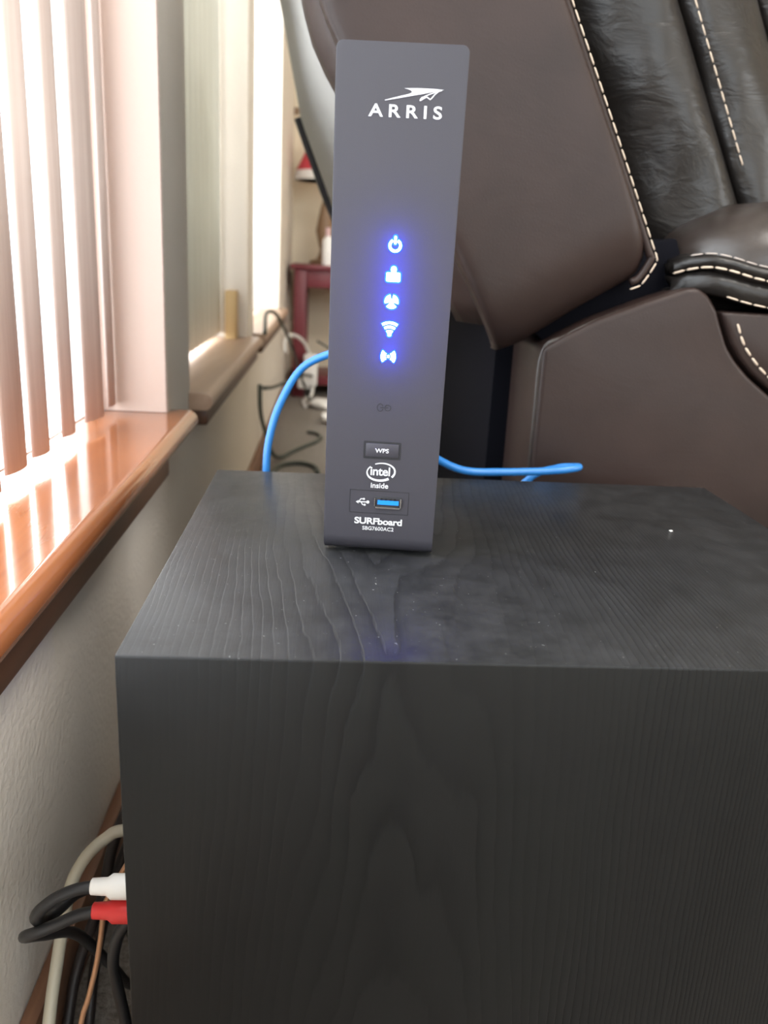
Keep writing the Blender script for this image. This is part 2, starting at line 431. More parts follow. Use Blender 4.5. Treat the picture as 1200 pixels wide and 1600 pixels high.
# ================================================================== MODEM ROUTER
RO = Vector((.0272, .4156, .3651))
LEAN, RYAW = R(3.5), R(-6.0)
ro = tag(empty('modem_router', RO, (LEAN, 0, RYAW)), 'tall slim charcoal modem router with lit blue icons on the box', 'modem router')
PW, PH, RC = .0291, .2378, .0032                    # half width, height, corner radius
rows = []
prof = []
for i in range(9):                                   # the panel's foot curls under
    a = R(90)*i/8
    prof.append((.010-.010*math.sin(a), -.0046+.010-.010*math.cos(a)))
for v in (.02, .06, .10, .14, .18, .21, .225): prof.append((0, v))
for i in range(9):
    a = R(90)*i/8; prof.append((0, PH-RC+RC*math.sin(a)))
for y, z in prof:
    hw = PW
    if z > PH-RC: hw = PW-RC+math.sqrt(max(RC*RC-(z-PH+RC)**2, 0))
    rows.append([wm(ro) @ Vector((hw*s, y, z)) for s in (-1, -.97, -.5, 0, .5, .97, 1)])
fp = grid('front_panel', rows, M['shell'], ro, thick=.0028, off=1)
bv = fp.modifiers.new('edge', 'BEVEL'); bv.width = .0005; bv.segments = 2; bv.limit_method = 'ANGLE'
# body behind the panel
def rbox(name, a, b, mt, parent, bev=0, seg=2): return box(name, a, b, mt, parent, bev, seg, local=True)
rbox('body', (-PW+.0025, .0029, .010), (PW-.0025, .135, PH-.004), M['shell'], ro, .006, 3)
# foot: horizontal underside standing on the box
inv = wm(ro).inverted()
ft = []
for lx, ly in ((-.026, .017), (.026, .017), (.024, .128), (-.024, .128)):
    p = wm(ro) @ Vector((lx, ly, 0)); ft.append(inv @ Vector((p.x, p.y, BZ+.0002)))
V = ft + [Vector((-.026, .017, .012)), Vector((.026, .017, .012)), Vector((.024, .128, .012)), Vector((-.024, .128, .012))]
bevel_mesh('foot', V, BOXF, M['blackplastic'], ro, .001, 2, local=True)
# vents on both sides of the body
for s in (-1, 1):
    for k in range(6):
        z = .05+.028*k
        rbox('vent_slot', (s*(PW-.0025)-.0004, .03, z), (s*(PW-.0025)+.0004, .11, z+.006), M['recess'], ro)

def plate(name, polys, mt, parent, y=-.0003, th=.0004):
    """flat print or inlay on the panel: polygons in millimetres (u, v)"""
    V, Fc = [], []
    for P in polys:
        n = len(P); k = len(V)
        V += [(u/1000, y, v/1000) for u, v in P] + [(u/1000, y+th, v/1000) for u, v in P]
        Fc += [tuple(k+i for i in range(n)), tuple(k+n+i for i in reversed(range(n)))] + [(k+i, k+(i+1) % n, k+n+(i+1) % n, k+n+i) for i in range(n)]
    return mesh(name, V, Fc, mt, parent, False, local=True)
def stroke(P, wd):
    """polyline to quads with round-ish joints"""
    out = []
    wf = wd if callable(wd) else (lambda t: wd)
    P = [Vector((a, b)) for a, b in P]; L = [];  R_ = []
    for i, p in enumerate(P):
        t = (P[min(i+1, len(P)-1)]-P[max(i-1, 0)]).normalized(); nn = Vector((-t.y, t.x)); hw = wf(i/(len(P)-1))/2
        L.append(p+nn*hw); R_.append(p-nn*hw)
    for i in range(len(P)-1): out.append([tuple(L[i]), tuple(L[i+1]), tuple(R_[i+1]), tuple(R_[i])])
    return out
def disc(u, v, r, n=20, ry=None): return [(u+r*math.cos(2*math.pi*i/n), v+(ry or r)*math.sin(2*math.pi*i/n)) for i in range(n)]
def arc(u, v, r, a0, a1, n=14, ry=None): return [(u+r*math.cos(R(a0+(a1-a0)*i/n)), v+(ry or r)*math.sin(R(a0+(a1-a0)*i/n))) for i in range(n+1)]
def rrect(u0, v0, u1, v1, r):
    P = []
    for cx, cy, a in ((u1-r, v1-r, 0), (u0+r, v1-r, 90), (u0+r, v0+r, 180), (u1-r, v0+r, 270)): P += arc(cx, cy, r, a, a+90, 4)
    return P
def text(name, s, u, v, wd, ht, mt, parent, bold=0, sp=1.0, y=-.0003):
    c = bpy.data.curves.new(name, 'FONT'); c.body = s; c.size = 1; c.space_character = sp; c.offset = bold; c.extrude = .02
    c.resolution_u = 4
    o = bpy.data.objects.new(name, c); COL.objects.link(o)
    dg = bpy.context.evaluated_depsgraph_get(); me = bpy.data.meshes.new_from_object(o.evaluated_get(dg))
    bpy.data.objects.remove(o); bpy.data.curves.remove(c)
    xs = [q.co.x for q in me.vertices]; yy = [q.co.y for q in me.vertices]
    x0, x1, y0, y1 = min(xs), max(xs), min(yy), max(yy)
    for q in me.vertices:
        q.co = Vector(((u+((q.co.x-x0)/(x1-x0)-.5)*wd)/1000, y+(.0002 if q.co.z < 0 else 0), (v+((q.co.y-y0)/(y1-y0)-.5)*ht)/1000))
    return link(name, me, mt, parent, False)

# maker's mark
def lp(x, y):    # traced mark, tenths of a unit, to millimetres on the panel
    X, Y = 590+x/10, 120+y/10
    return (-6.71+.2819*(X-602)+.0124*(Y-156), 214.96+.01234*(X-602)-.2542*(Y-156))
sw = [(110, 360), (300, 312), (430, 282), (500, 264), (533, 248), (541, 234), (525, 214), (485, 195), (420, 178), (640, 178), (880, 190), (1040, 205),
      (880, 236), (700, 272), (500, 305), (300, 340), (122, 369)]
polys = [[lp(*p) for p in sw]]
polys.append([lp(*p) for p in [(660, 380), (664, 350), (690, 318), (735, 302), (775, 312), (762, 330), (720, 352), (685, 376)]])
polys += stroke([lp(*p) for p in [(740, 306), (830, 268), (920, 238), (985, 222)]], .42)
polys += stroke([lp(*p) for p in [(765, 312), (800, 335), (826, 357), (850, 335), (900, 275), (960, 228), (1010, 212)]], .5)
plate('maker_emblem', polys, M['print'], fp)
text('maker_lettering', 'ARRIS', 2.45, 210.7, 32.8, 5.3, M['print'], fp, .018, 1.5)

# lit icons
def icon(nm, polys, cv, label):
    o = plate('icon', polys, M['led'], fp, -.0005, .0004); o['label'] = label
    # blue rim: the same shapes, fattened
    big = []
    for P in polys:
        c = Vector((sum(p[0] for p in P)/len(P), sum(p[1] for p in P)/len(P)))
        Q = []
        n = len(P)
        area2 = sum(P[i][0]*P[(i+1) % n][1]-P[(i+1) % n][0]*P[i][1] for i in range(n)); sg = 1 if area2 > 0 else -1
        for i in range(n):
            a, b, d = Vector(P[i-1]), Vector(P[i]), Vector(P[(i+1) % n])
            e1 = (b-a).normalized(); e2 = (d-b).normalized()
            n1 = Vector((e1.y, -e1.x))*sg; n2 = Vector((e2.y, -e2.x))*sg; nn = (n1+n2)
            nn = nn.normalized() if nn.length > .2 else n1
            q_ = b+nn*.75; Q.append((q_.x, q_.y))
        big.append(Q)
    plate('icon_rim', big, M['ledrim'], o, -.0002, .0003)
    l = bpy.data.lights.new('icon_light', 'POINT'); l.energy = .032; l.color = (.015, .03, 1); l.shadow_soft_size = 0
    lo = bpy.data.objects.new('icon_light', l); COL.objects.link(lo); lo.parent = fp; lo.location = (.0007, -.0100, cv/1000)
c = (1.1, 154.0)
icon('power', stroke(arc(c[0], c[1]-.3, 2.5, 118, 422, 22), 1.25)+[rrect(c[0]-.55, c[1]+.3, c[0]+.55, c[1]+4.0, .5)], c[1], 'lit power symbol')
c = (.95, 140.6)
icon('modem', [rrect(c[0]-3.3, c[1]-3.3, c[0]+3.3, c[1]+.9, .7), disc(c[0]+.1, c[1]+2.2, 1.35, 16, 1.6), rrect(c[0]-.5, c[1]+.4, c[0]+.5, c[1]+2, .2)], c[1], 'lit box and arrow symbol')
c = (.75, 128.0)
gl_ = []
for a in (-30, 90, 210): gl_.append([(c[0], c[1])]+arc(c[0], c[1], 3.3, a+14, a+106, 14))
icon('globe', gl_+[disc(c[0], c[1], .9)], c[1], 'lit globe symbol')
c = (.5, 115.0)
icon('wifi', stroke(arc(c[0], c[1]-3.6, 6.6, 57, 123, 12), 1.3)+stroke(arc(c[0], c[1]-3.6, 4.6, 57, 123, 10), 1.25)+stroke(arc(c[0], c[1]-3.6, 2.6, 57, 123, 8), 1.2)+[disc(c[0], c[1]-2.6, .95)], c[1], 'lit fan shaped wireless symbol')
c = (.5, 101.7)
icon('signal', stroke(arc(c[0]+1.2, c[1], 4.4, 145, 215, 8), 1.1)+stroke(arc(c[0]+1.0, c[1], 2.8, 145, 215, 8), 1.1)+stroke(arc(c[0]-1.2, c[1], 4.4, -35, 35, 8), 1.1)+stroke(arc(c[0]-1.0, c[1], 2.8, -35, 35, 8), 1.1)+[disc(c[0], c[1], .7)], c[1], 'lit broadcast symbol')
# unlit link symbol, pressed into the plastic
plate('unlit_icon', stroke(arc(-2.2, 75.9, 1.5, 20, 340, 16, 1.9), .45)+stroke(arc(1.6, 75.9, 1.5, -160, 160, 16, 1.5), .45)+stroke([(-2.2, 75.9), (1.8, 75.9)], .5), M['recess'], fp, -.0001, .0002)
# push button
plate('button_gap', [rrect(-9.7, 48.8, 9.5, 58.2, .6)], M['recess'], fp, -.0001, .0002)
bt = rbox('button', (-.0086, -.0006, .0499), (.0084, .001, .0571), M['shell'], fp, .0004)
text('button_lettering', 'WPS', -.2, 53.5, 7.0, 2.3, M['print'], bt, .02, y=-.0008)
# chip maker's mark
el = []
cu, cv = -.3, 41.9
def ell(a, k=1.0):
    x, y = 7.35*k*math.cos(R(a)), 4.75*k*math.sin(R(a)); b = R(7)
    return (cu+x*math.cos(b)-y*math.sin(b), cv+x*math.sin(b)+y*math.cos(b))
el += stroke([ell(a) for a in range(-42, 118, 8)], lambda t: 1.05-.55*t)
el += stroke([ell(a, .97) for a in range(134, 306, 8)], lambda t: .55+.75*t)
plate('chip_emblem', el, M['print'], fp)
text('chip_lettering', 'intel', -.55, 42.3, 10.2, 4.7, M['print'], fp, .02, .95)
text('chip_lettering', 'inside', -.6, 34.5, 9.1, 2.9, M['print'], fp, .018)
# usb recess, symbol and port
def ring(u0, v0, u1, v1, t): return [[(u0, v0), (u1, v0), (u1, v0+t), (u0, v0+t)], [(u0, v1-t), (u1, v1-t), (u1, v1), (u0, v1)], [(u0, v0), (u0+t, v0), (u0+t, v1), (u0, v1)], [(u1-t, v0), (u1, v0), (u1, v1), (u1-t, v1)]]
plate('recess_line', ring(-15.9, 18.8, 15.1, 31.6, .28), M['recess'], fp, -.0001, .0002)
us = stroke([(-12.2, 24.9), (-6.4, 25.0)], .55)+[[(-12.6, 24.85), (-11.2, 25.75), (-11.2, 23.95)], disc(-6.3, 25.0, .85, 14)]
us += stroke([(-11, 25), (-10, 26.6), (-8.7, 26.6)], .5)+[disc(-8.4, 26.6, .55, 12)]+stroke([(-9.9, 25), (-9, 23.4), (-8, 23.4)], .5)+[rrect(-8.4, 22.9, -7.4, 23.9, .1)]
plate('usb_symbol', us, M['print'], fp)
pt = rbox('usb_port', (-.0027, -.0004, .0222), (.0113, .0004, .0286), M['recess'], fp, .0003)
plate('port_shell', [rrect(-2.1, 22.25, 10.7, 23.05, .2), rrect(10.6, 23.0, 11.3, 28.0, .2), rrect(-2.9, 23.4, -2.5, 28.0, .1)], M['steel'], pt, -.0012, .0012)
plate('port_tongue', [rrect(-1.2, 24.3, 9.9, 26.6, .1)], M['usbblue'], pt, -.0009, .0006)
plate('port_contact', [[(u, 26.8), (u+1.1, 26.8), (u+1.1, 27.7), (u, 27.7)] for u in (.2, 2.6, 5.0, 7.4)], M['plate'], pt, -.0008, .0005)
text('model_lettering', 'SURFboard', -.35, 14.5, 25.2, 3.7, M['print'], fp, .028, .95)
text('model_lettering', 'SBG7600AC2', -.3, 10.35, 16.6, 2.1, M['print'], fp, .01)

# ================================================================== BLUE NETWORK CABLE
et = tag(empty('ethernet_cable', (.1, .59, .3)), 'blue ethernet cable looping behind the modem router', 'cable')
tube('cable', [(.020, .548, .455), (.004, .60, .447), (-.022, .617, .432), (-.038, .613, .405), (-.0455, .607, .378), (-.047, .604, .352), (-.046, .601, .30), (-.02, .60, .25)], .0029, M['ethblue'], et, 12)
tube('cable', [(.040, .548, .415), (.062, .568, .388), (.083, .585, .372), (.103, .592, .3642), (.13, .594, .3640), (.16, .595, .3655), (.178, .595, .3675), (.189, .600, .3685), (.1875, .609, .3665), (.175, .612, .364), (.155, .612, .355), (.13, .610, .32), (.12, .605, .26)], .0029, M['ethblue'], et, 12)

# crumb on the cabinet top
cr = bpy.data.meshes.new('paper_crumb'); bm = bmesh.new(); bmesh.ops.create_icosphere(bm, subdivisions=1, radius=.0013)
for v in bm.verts: v.co = Vector((v.co.x*1.3, v.co.y*.9, v.co.z*.5))*random.uniform(.75, 1.15)
bm.to_mesh(cr); bm.free()
co = link('paper_crumb', cr, M['whiteplastic'], None, False); co.location = (.2125, .4745, BZ+.0006)
tag(co, 'tiny white crumb lying on the black box top', 'crumb')

# ================================================================== AUDIO CABLES AT THE LEFT OF THE BOX
def rca(nm, label, yy, zz, pm, path):
    root = tag(empty(nm, (BX0-.011, yy, zz)), label, 'audio cable')
    lathe('plug', [(0, .0048), (0, .0062), (.0120, .0062), (.0145, .0044), (.0220, .0040), (.0225, .0032)], (BX0-.008, yy, zz), (-1, 0, 0), pm, root)
    tube('cable', path, .0031, M['cableblack'], root, 12)
rca('audio_cable', 'black audio cable with a white plug in the box side', PWY, PWZ, M['plugwhite'],
    [(-.109, .345, .2056), (-.1181, .344, .2046), (-.127, .342, .2017), (-.1344, .340, .1965), (-.1384, .342, .1892), (-.138, .350, .1800), (-.1335, .360, .1777), (-.127, .372, .1775), (-.119, .388, .165), (-.112, .41, .12), (-.110, .44, .05), (-.110, .48, .008), (-.112, .56, .004)])
rca('audio_cable', 'black audio cable with a red plug in the box side', PRY, PRZ, M['plugred'],
    [(-.109, .345, .1905), (-.119, .344, .1885), (-.1296, .342, .1844), (-.1385, .340, .1816), (-.1438, .341, .1786), (-.1462, .348, .1715), (-.143, .36, .1610), (-.133, .382, .140), (-.124, .41, .09), (-.122, .45, .03), (-.122, .49, .005), (-.124, .56, .004)])
tag(tube('coaxial_cable', [(-.0935, .437, .1665), (-.1185, .43, .1714), (-.1274, .427, .1681), (-.1352, .42, .1636), (-.1418, .415, .154), (-.1454, .41, .1431), (-.1481, .405, .1267), (-.1514, .40, .1032), (-.1527, .39, .0849), (-.1529, .375, .06), (-.152, .35, .02), (-.150, .32, .0047), (-.148, .20, .0047)], .0037, M['cablebeige'], None, 12),
    'thick beige cable arching down the wall beside the box', 'cable')
tag(tube('speaker_wire', [(-.0935, .393, .197), (-.100, .392, .19), (-.1169, .385, .1591), (-.1192, .385, .1458), (-.1208, .383, .1319), (-.1232, .38, .1167), (-.1265, .375, .1012), (-.1302, .37, .0857), (-.133, .355, .04), (-.134, .33, .0025), (-.13, .25, .0025)], .0016, M['copper'], None, 10),
    'thin copper coloured speaker wire hanging beside the box', 'wire')
tag(tube('mains_cable', [(-.0935, .470, .212), (-.110, .468, .19), (-.1311, .46, .1415), (-.1399, .455, .10), (-.1506, .45, .068), (-.1565, .44, .0461), (-.158, .42, .02), (-.157, .38, .004), (-.155, .3, .004)], .0036, M['cabledark'], None, 10),
    'dark brown cable between the beige cable and copper wire', 'cable')
tag(tube('mains_cable', [(-.0935, .480, .192), (-.108, .478, .17), (-.1298, .47, .118), (-.1369, .465, .0909), (-.143, .46, .0689), (-.147, .45, .041), (-.147, .43, .012), (-.145, .40, .004), (-.143, .3, .004)], .0036, M['cabledark'], None, 10),
    'dark cable against the baseboard behind the copper wire', 'cable')
tag(tube('mains_cable', [(-.0955, .361, .171), (-.0995, .36, .168), (-.1047, .36, .157), (-.1071, .36, .1397), (-.1043, .36, .1175), (-.1008, .358, .09), (-.0985, .35, .03), (-.0985, .33, .0035), (-.1, .25, .0035)], .0032, M['cableblack'], None, 10),
    'black cable hanging close to the box under the red plug', 'cable')

# ================================================================== RECLINER
rc = tag(empty('recliner', (.45, 1.03, 0)), 'brown leather recliner with tan stitching standing behind the box', 'recliner')
REAR = [(.4455, .131), (.517, .090), (.59, .040), (.651, -.003), (.677, -.017), (.75, -.034), (.82, -.050), (.95, -.080), (1.06, -.105)]
FRONT = [(.47, .262), (.5202, .2412), (.6065, .1971), (.689, .1541), (.80, .098), (.95, .02), (1.06, -.03)]
T_ = .91                                      # top of the back
YS = .640                                     # near side plane
def rnd(s, p=5): return (max(0, 1-abs(2*s-1)**p))**(1/p)
# side wing of the back: pillowed panel, bottom edge slants up towards the arm
BOT = [(.131, .4455), (.150, .4535), (.19, .481), (.225, .5035), (.236, .510)]
rows = []; NT, NS = 44, 22
def wing(t, s):
    """t 0..1 from bottom edge to top, s 0..1 rear to front"""
    xb = interp([(0, .131), (.2, .150), (.55, .19), (.85, .222), (.95, .2335), (1, .2395)], s); zb = interp([(0, .4455), (.2, .4535), (.55, .481), (.85, .5010), (.95, .5085), (1, .5225)], s)
    zr = .4455+(T_-.4455)*t; zf = .5225+(T_-.5225)*t
    xr, xf = interp(REAR, zr), interp(FRONT, zf)
    xl, zl = xr+(xf-xr)*s, zr+(zf-zr)*s
    wgt = max(0, 1-t/.25)**2
    x0l, z0l = .131+(.2395-.131)*s, .4455+(.5225-.4455)*s
    return xl+(xb-x0l)*wgt, zl+(zb-z0l)*wgt
def ss(i, n):                                 # spacing dense at both ends
    a = i/n; return .5-.5*math.cos(math.pi*a)
for i in range(NT+1):
    t = (i/NT)**1.5; row = []
    gt = (1-(1-min(1, t/.10))**2.2)**.45 if t < .10 else 1
    for j in range(NS+1):
        s = ss(j, NS); x, z = wing(t, s)
        g = rnd(s, 14)*gt
        row.append((x, YS+.026-.026*rnd(s, 14)+.030*(1-gt), z))
    rows.append(row)
grid('back_side_panel', rows, M['leather'], rc, thick=.03)
# piping and stitching along the front edge of the wing
edge = [wing((i/40)**1.3, 1.0) for i in range(41)]
cornr = [(.228, .5045), (.2345, .5085)]
ep = [(x, YS+.013, z) for x, z in cornr]+[(x+.0015, YS+.012, z) for x, z in edge]
tube('edge_piping', ep, .0030, M['leather'], rc, 8, 3)
def stitches(P, ln, gap, r, parent, mt=None, name='stitching'):
    """a row of separate thread stitches along a polyline"""
    P = catmull(P, 12); L = [0]
    for a, b in zip(P, P[1:]): L.append(L[-1]+(b-a).length)
    def at(d):
        for i in range(len(L)-1):
            if d <= L[i+1]: return P[i].lerp(P[i+1], (d-L[i])/max(L[i+1]-L[i], 1e-9))
        return P[-1]
    V, Fc = [], []; d = 0
    while d+ln < L[-1]:
        a, m_, b = at(d), at(d+ln/2), at(d+ln); t = (b-a).normalized(); u = t.orthogonal().normalized(); v = t.cross(u)
        k = len(V)
        for p, rr in ((a, r*.45), (a.lerp(m_, .35), r), (b.lerp(m_, .35), r), (b, r*.45)):
            for q_ in range(6):
                an = math.pi*q_/3; V.append(p+(u*math.cos(an)+v*math.sin(an))*rr)
        for s_ in range(3):
            for q_ in range(6): Fc.append((k+s_*6+q_, k+s_*6+(q_+1) % 6, k+(s_+1)*6+(q_+1) % 6, k+(s_+1)*6+q_))
        Fc.append(tuple(k+q_ for q_ in range(6))); Fc.append(tuple(k+18+q_ for q_ in range(6)))
        d += ln+gap
    o = mesh(name, V, Fc, mt or M['thread'], parent); o['kind'] = 'stuff'; return o
stitches([(x+.0060, YS+.0100, z-.0005) for x, z in [(.2215, .5000), (.2300, .5040)]+edge[:34]], .0085, .0014, .0007, rc)
tube('seam_welt', [(x-.0055, YS+.0040, z) for x, z in edge[6:36]], .0011, M['piping'], rc, 6, 2)
# rear of the back, bowing outwards away from the wing
def farx(z): return interp([(.40, .09), (.50, .040), (.574, -.006), (.706, -.062), (.819, -.087), (.87, -.099), (1.06, -.15)], z)
SYL = [(.662, 0, .016), (.668, 0, .022), (.676, .0, .020), (.69, .03, .012), (.71, .08, .006), (.722, .10, .004), (.735, .12, .012)]
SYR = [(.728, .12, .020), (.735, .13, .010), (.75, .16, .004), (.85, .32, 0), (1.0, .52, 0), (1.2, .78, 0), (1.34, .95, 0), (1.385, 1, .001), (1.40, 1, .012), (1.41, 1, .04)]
for SY, nm, mt_ in ((SYL, 'back_wrap', M['leather']), (SYR, 'back_rear_panel', M['rearsheen'])):
    rows = []
    for i in range(25):
        z = .47+(T_-.47)*i/24; row = []
        for y, k, off in SY:
            xn = interp(REAR, z); row.append((xn+(farx(z)-xn)*k+off, y, z))
        rows.append(row)
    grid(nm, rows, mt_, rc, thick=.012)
tube('hem', [(farx(z)-.002, 1.392, z) for z in (.71, .68, .64, .60, .56, .52, .47)], lambda t: .0075, M['hem'], rc, 8, 4)
tube('edge_piping', [(interp(REAR, z)+.004, .667, z) for z in (.455, .517, .59, .651, .70, .75, .82, .905)], .004, M['piping'], rc, 8, 4)
# inner back: bolster and cushions swept along the lean of the back
DV = Vector((-.458, 0, .889)); NV = Vector((.889, 0, .458)); Q0 = Vector((.2412, 0, .5202))
def sweep(name, prof, mt, s0=-.10, s1=.44, ns=30, wob=.0025, ph=0):
    prof = [tuple(p)[:2] for p in catmull([(n, y, 0) for n, y in prof], 5)]
    rows = []
    for i in range(ns+1):
        s = s0+(s1-s0)*i/ns; row = []
        for j, (n, y) in enumerate(prof):
            e = rnd(j/(len(prof)-1), 4)
            dw = wob*e*(math.sin(s*41+j*.35+ph)*.6+math.sin(s*87-j*.6+ph*2)*.4)
            p = Q0+DV*s+NV*(n+dw*.5); row.append((p.x, y+dw, p.z))
        rows.append(row)
    return grid(name, rows, mt, rc, thick=.012)
sweep('back_bolster', [(-.03, .745), (.01, .742), (.04, .722), (.070, .709), (.092, .710), (.106, .722), (.110, .736)], M['leather2'], ph=1)
sweep('back_cushion', [(.109, .738), (.114, .726), (.128, .722), (.150, .728), (.172, .744), (.186, .762), (.190, .780)], M['leather2'], ph=2)
sweep('back_cushion', [(.189, .782), (.193, .770), (.206, .768), (.228, .780), (.248, .82), (.258, .95), (.256, 1.15), (.24, 1.30), (.19, 1.36)], M['leather2'], ph=3)
def along(n, y, s0, s1, k=14): return [tuple(Q0+DV*(s0+(s1-s0)*i/k)+NV*n+Vector((0, y, 0))) for i in range(k+1)]
stitches(along(.119, .7215, .03, .50), .0088, .0016, .0007, rc)
stitches(along(.199, .7665, .03, .50), .0088, .0016, .0007, rc)
# arm: rear side panel, front side panel, gusset and pillow
A1 = [(.166, .07), (.1627, .4519), (.180, .4630), (.2026, .4757), (.238, .4905), (.2700, .5030), (.2790, .5035), (.2880, .4985), (.2970, .487), (.303, .474), (.310, .460), (.319, .449), (.332, .437), (.352, .423), (.38, .408), (.43, .392), (.52, .375), (.80, .36), (.80, .07)]
prism('arm_side_panel', A1, YS+.003, .755, M['leather'], rc, .0105, 6)
prism('wing_gap_shade', [(.172, .452), (.24, .486), (.285, .497), (.268, .540), (.245, .535), (.205, .500), (.150, .470)], .672, .756, M['dust_shade'], rc, .003, 2)  # black filler added to make the shadow band under the wing
A2 = [(.2990, .4865), (.3045, .476), (.3115, .462), (.3205, .451), (.3335, .439), (.3535, .425), (.381, .410), (.431, .394), (.52, .377), (.80, .362), (.80, .4865), (.307, .4865)]
prism('arm_front_panel', A2, YS+.001, .79, M['leather'], rc, .003, 3)
stitches([(x+.0085, YS+.0005, z+.002) for x, z in A2[1:10]], .0080, .0022, .0010, rc)
tube('edge_piping', [(x, YS+.008, z) for x, z in [(.1640, .30), (.1630, .40), (.1640, .4490), (.180, .4610), (.2026, .4737), (.238, .4885), (.268, .5005)]], .0022, M['leather3'], rc, 8, 6)
# pillow: cross-section loops marching forward along x
rows = []
for i in range(26):
    t = i/25; x = .268+.54*(t**1.6)
    k = min(1, ((x-.268)/.105)) ; k = (1-(1-k)**2.4)**.5 if k < 1 else 1
    zt = .520+.052*k+.010*min(1, (x-.268)/.3); zb = .508-.004*k+.003*math.sin(x*30)
    hw = .030+.062*k; yc = .728
    row = []
    for j in range(28):
        a = 2*math.pi*j/28; ca, sa = math.cos(a), math.sin(a)
        yy = yc+hw*math.copysign(abs(ca)**.75, ca)
        if sa >= 0: zz = zb+.012+(zt-zb-.012)*abs(sa)**.85
        else: zz = zb+.012-.012*abs(sa)**.6
        wv_ = .0022*math.sin(x*150+a*2)*max(0, sa)*k
        row.append((x, yy+wv_, zz+wv_*.6))
    rows.append(row)
grid('arm_pillow', rows, M['leather3'], rc, close=True, caps=True)
# gusset bands under the pillow
def pathx(fz, y, xs): return [(x, y, fz(x)) for x in xs]
XS = [.262, .272, .285, .30, .32, .345, .38, .45, .55, .7]
lo = lambda x: interp([(.25, .506), (.268, .5155), (.285, .5185), (.30, .5165), (.32, .512), (.35, .508), (.42, .503), (.80, .500)], x)
YG = lambda x: .676-.040*min(1, (x-.25)/.045)**.5 if x > .25 else .676
rows = [[(x, YG(x)+.030-.030*rnd(s, 3)*1.0+ .0, lo(x)+.0115-.0125*s) for s in (0, .12, .35, .65, .88, 1)] for x in XS]
grid('arm_band', rows, M['leather2'], rc, thick=.008)
rows = [[(x, YG(x)+.032-.030*rnd(s, 4), lo(x)-.0005-.0205*s) for s in (0, .12, .35, .65, .88, 1)] for x in XS]
grid('arm_gusset', rows, M['leather2'], rc, thick=.008)
stitches([(x, YG(x)+.004, lo(x)+.0105) for x in XS[1:]], .0092, .0014, .0007, rc, M['threadgrey'])
stitches([(x, YG(x)+.001, lo(x)+.0005) for x in XS], .0090, .0014, .0009, rc)
stitches([(x, YG(x)+.003, lo(x)-.0185) for x in XS[3:]], .0100, .0014, .0007, rc)
box('arm_frame', (.20, .762, .08), (.80, .83, .495), M['leather2'], rc, .01)
# seat, far arm, base and the sheet that darkens the gap
box('seat_cushion', (.34, .84, .34), (.88, 1.30, .47), M['leather2'], rc, .04, 4)
prism('far_arm', [(.30, .07), (.30, .45), (.32, .50), (.35, .55), (.80, .55), (.80, .07)], 1.305, 1.46, M['leather'], rc, .02, 3)
box('rear_gap_shade', (.148, .757, .09), (.168, 1.46, .50), M['dust_shade'], rc)  # black sheet standing in for the shade of the open gap
box('base_rail', (.20, .80, .03), (.78, 1.40, .075), M['dust_shade'], rc, .004)
for fx in (.22, .74):
    for fy in (.70, 1.40): box('foot', (fx-.025, fy-.025, 0), (fx+.025, fy+.025, .08), M['blackplastic'], rc, .003)

# ================================================================== FAR CORNER
tb = tag(empty('side_table', (.08, 3.2, 0)), 'small maroon side table against the far wall', 'table')
box('table_top', (-.163, 3.06, .458), (.36, 3.42, .474), M['maroon'], tb, .003)
for a, b in (((-.105, 3.085, .395), (.31, 3.10, .458)), ((-.105, 3.38, .395), (.31, 3.395, .458)), ((-.145, 3.12, .395), (-.13, 3.36, .458)), ((.335, 3.12, .395), (.35, 3.36, .458))):
    box('apron', a, b, M['maroon'], tb, .001)
for lx in (-.148, .307):
    for ly in (3.075, 3.36): box('leg', (lx, ly, 0), (lx+.043, ly+.043, .458), M['maroon'], tb, .002)
box('lower_shelf', (-.145, 3.09, .045), (.345, 3.39, .075), M['maroon'], tb, .002)
lm = tag(empty('table_lamp', (-.045, 3.24, .474)), 'table lamp with a red shade on the maroon table', 'lamp')
lathe('base', [(0, .055), (.012, .055), (.02, .03), (.05, .018), (.12, .035), (.2, .02), (.24, .008)], (-.045, 3.24, .4742), (0, 0, 1), M['brass'], lm)
lathe('pole', [(0, .005), (.18, .005)], (-.045, 3.24, .705), (0, 0, 1), M['brass'], lm)
sh = lathe('shade', [(.03, .112), (.15, .055), (.15, .052), (.03, .109)], (-.045, 3.24, .765), (0, 0, 1), M['redshade'], lm, 28)
lathe('shade_rim', [(0, .118), (.031, .112), (.031, .109), (0, .115)], (-.045, 3.24, .765), (0, 0, 1), M['whiteplastic'], lm, 28)
b1 = tag(empty('lotion_bottle', (-.032, 3.13, .474)), 'white bottle standing on the maroon side table', 'bottle')
lathe('body', [(0, .020), (.085, .020), (.10, .010)], (-.032, 3.13, .4742), (0, 0, 1), M['whiteplastic'], b1)
lathe('cap', [(0, .009), (.03, .009)], (-.032, 3.13, .574), (0, 0, 1), M['pink'], b1)
bk = tag(empty('storage_carton', (.13, 3.30, .474)), 'pale pink carton behind the bottle on the maroon table', 'carton')
box('body', (.075, 3.26, .4742), (.20, 3.34, .64), M['pink'], bk, .003); box('lid', (.073, 3.258, .64), (.202, 3.342, .665), M['whiteplastic'], bk, .003)
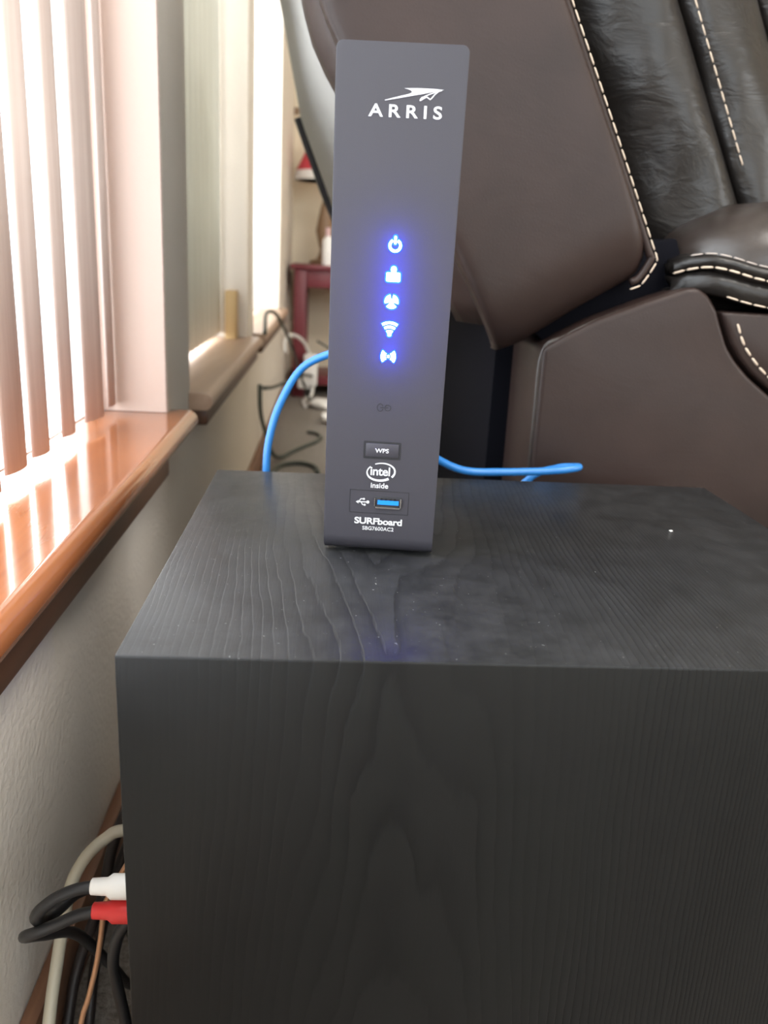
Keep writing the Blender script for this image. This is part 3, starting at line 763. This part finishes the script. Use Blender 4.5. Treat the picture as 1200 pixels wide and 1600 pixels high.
# power strip leaning at the table leg
ps = tag(empty('power_adapter', (-.085, 3.03, 0)), 'white power adapter leaning against the maroon table leg', 'adapter')
box('body', (-.105, 3.005, .052), (-.055, 3.052, .165), M['whiteplastic'], ps, .008, 3)
box('plug', (-.125, 3.012, .040), (-.082, 3.045, .085), M['whiteplastic'], ps, .006, 3)
tube('cord', [(-.07, 3.02, .055), (-.075, 3.0, .02), (-.10, 2.95, .006), (-.09, 2.85, .005)], .006, M['whiteplastic'], ps, 8)
tag(tube('white_cord', [(-.085, 3.025, .163), (-.10, 2.98, .205), (-.125, 2.92, .235), (-.148, 2.85, .245), (-.160, 2.78, .23), (-.156, 2.74, .20)], .006, M['whiteplastic'], None, 8), 'white cord arching from the power adapter to the wall', 'cord')
tag(tube('black_cord', [(WX+.03, 1.82, SILL+.004), (WX+.02, 1.98, SILL+.035), (WX+.026, 2.2, SILL+.02), (WX+.04, 2.4, SILL-.04), (WX+.055, 2.6, .22), (WX+.07, 2.75, .13), (WX+.09, 2.9, .05), (WX+.10, 2.98, .006)], .0045, M['green'], None, 8), 'black cord drooping from the second sill to the floor', 'cord')
tag(tube('black_cord', [(WX+.016, 1.98, .20), (WX+.03, 2.15, .178), (WX+.06, 2.45, .155), (WX+.085, 2.8, .12), (WX+.105, 3.0, .09)], .0045, M['green'], None, 8), 'black cord running along the wall to the adapter', 'cord')
tag(tube('black_cord', [(WX+.008, 1.965, .21), (WX+.010, 1.97, .14), (WX+.022, 2.02, .07), (WX+.036, 2.04, .025), (WX+.055, 2.09, .007), (WX+.08, 2.16, .006), (WX+.11, 2.23, .006), (WX+.138, 2.29, .006), (WX+.150, 2.35, .006), (WX+.138, 2.40, .006), (WX+.11, 2.42, .006)], .005, M['green'], None, 8), 'black cord hanging down the wall onto the carpet', 'cord')
tag(tube('black_cord', [(WX+.055, 1.75, .006), (WX+.04, 1.88, .006), (WX+.05, 1.98, .006), (WX+.07, 2.02, .006), (WX+.10, 2.035, .006), (WX+.128, 2.02, .006), (WX+.146, 1.985, .006), (WX+.150, 1.94, .006)], .006, M['green'], None, 8), 'loop of black cord lying on the carpet', 'cord')
tag(tube('black_cord', [(-.06, 3.06, .21), (0, 3.05, .18), (.08, 3.05, .15), (.2, 3.06, .11)], .004, M['green'], None, 8), 'thin black cord crossing under the maroon table', 'cord')
# crumpled paper on the carpet by the table
random.seed(3)
for k, (x, y, s, lb) in enumerate(((-.03, 2.86, .05, 'crumpled white paper on the carpet below the table'), (.02, 2.60, .06, 'crumpled white paper on the carpet closer to the cords'))):
    me = bpy.data.meshes.new('crumpled_paper'); bm = bmesh.new(); bmesh.ops.create_icosphere(bm, subdivisions=2, radius=s)
    for v in bm.verts: v.co = Vector((v.co.x, v.co.y, v.co.z*.35))*random.uniform(.7, 1.15)
    bm.to_mesh(me); bm.free(); o = link('crumpled_paper', me, M['whiteplastic'], None, False); o.location = (x, y, s*.33); tag(o, lb, 'paper')
# wall plate on the far wall, wooden block on the second sill, outlet on the pier
wp = tag(empty('light_switch', (-.165, Y1-.004, 1.03)), 'small light switch on the cream far wall', 'switch')
box('plate', (-.203, Y1-.006, 1.0), (-.133, Y1-.0005, 1.11), M['cream'], wp, .002); box('toggle', (-.178, Y1-.014, 1.01), (-.158, Y1-.005, 1.035), M['brass'], wp, .002)
tag(box('wood_block', (WX-.040, 1.700, SILL+.0005), (WX-.018, 1.742, SILL+.095), M['tan'], bev=.002), 'narrow tan wood block standing on the second sill', 'block')

# repeats of one kind share a group
for o in SC.objects:
    if o.parent is None and 'category' in o:
        k = o.name.split('.')[0]
        g = {'vertical_blind': 'vertical blinds in the windows', 'audio_cable': 'plugged audio cables beside the box', 'mains_cable': 'dark cables hanging beside the box',
             'black_cord': 'black cords by the far corner', 'crumpled_paper': 'crumpled papers on the carpet'}.get(k)
        if g: o['group'] = g
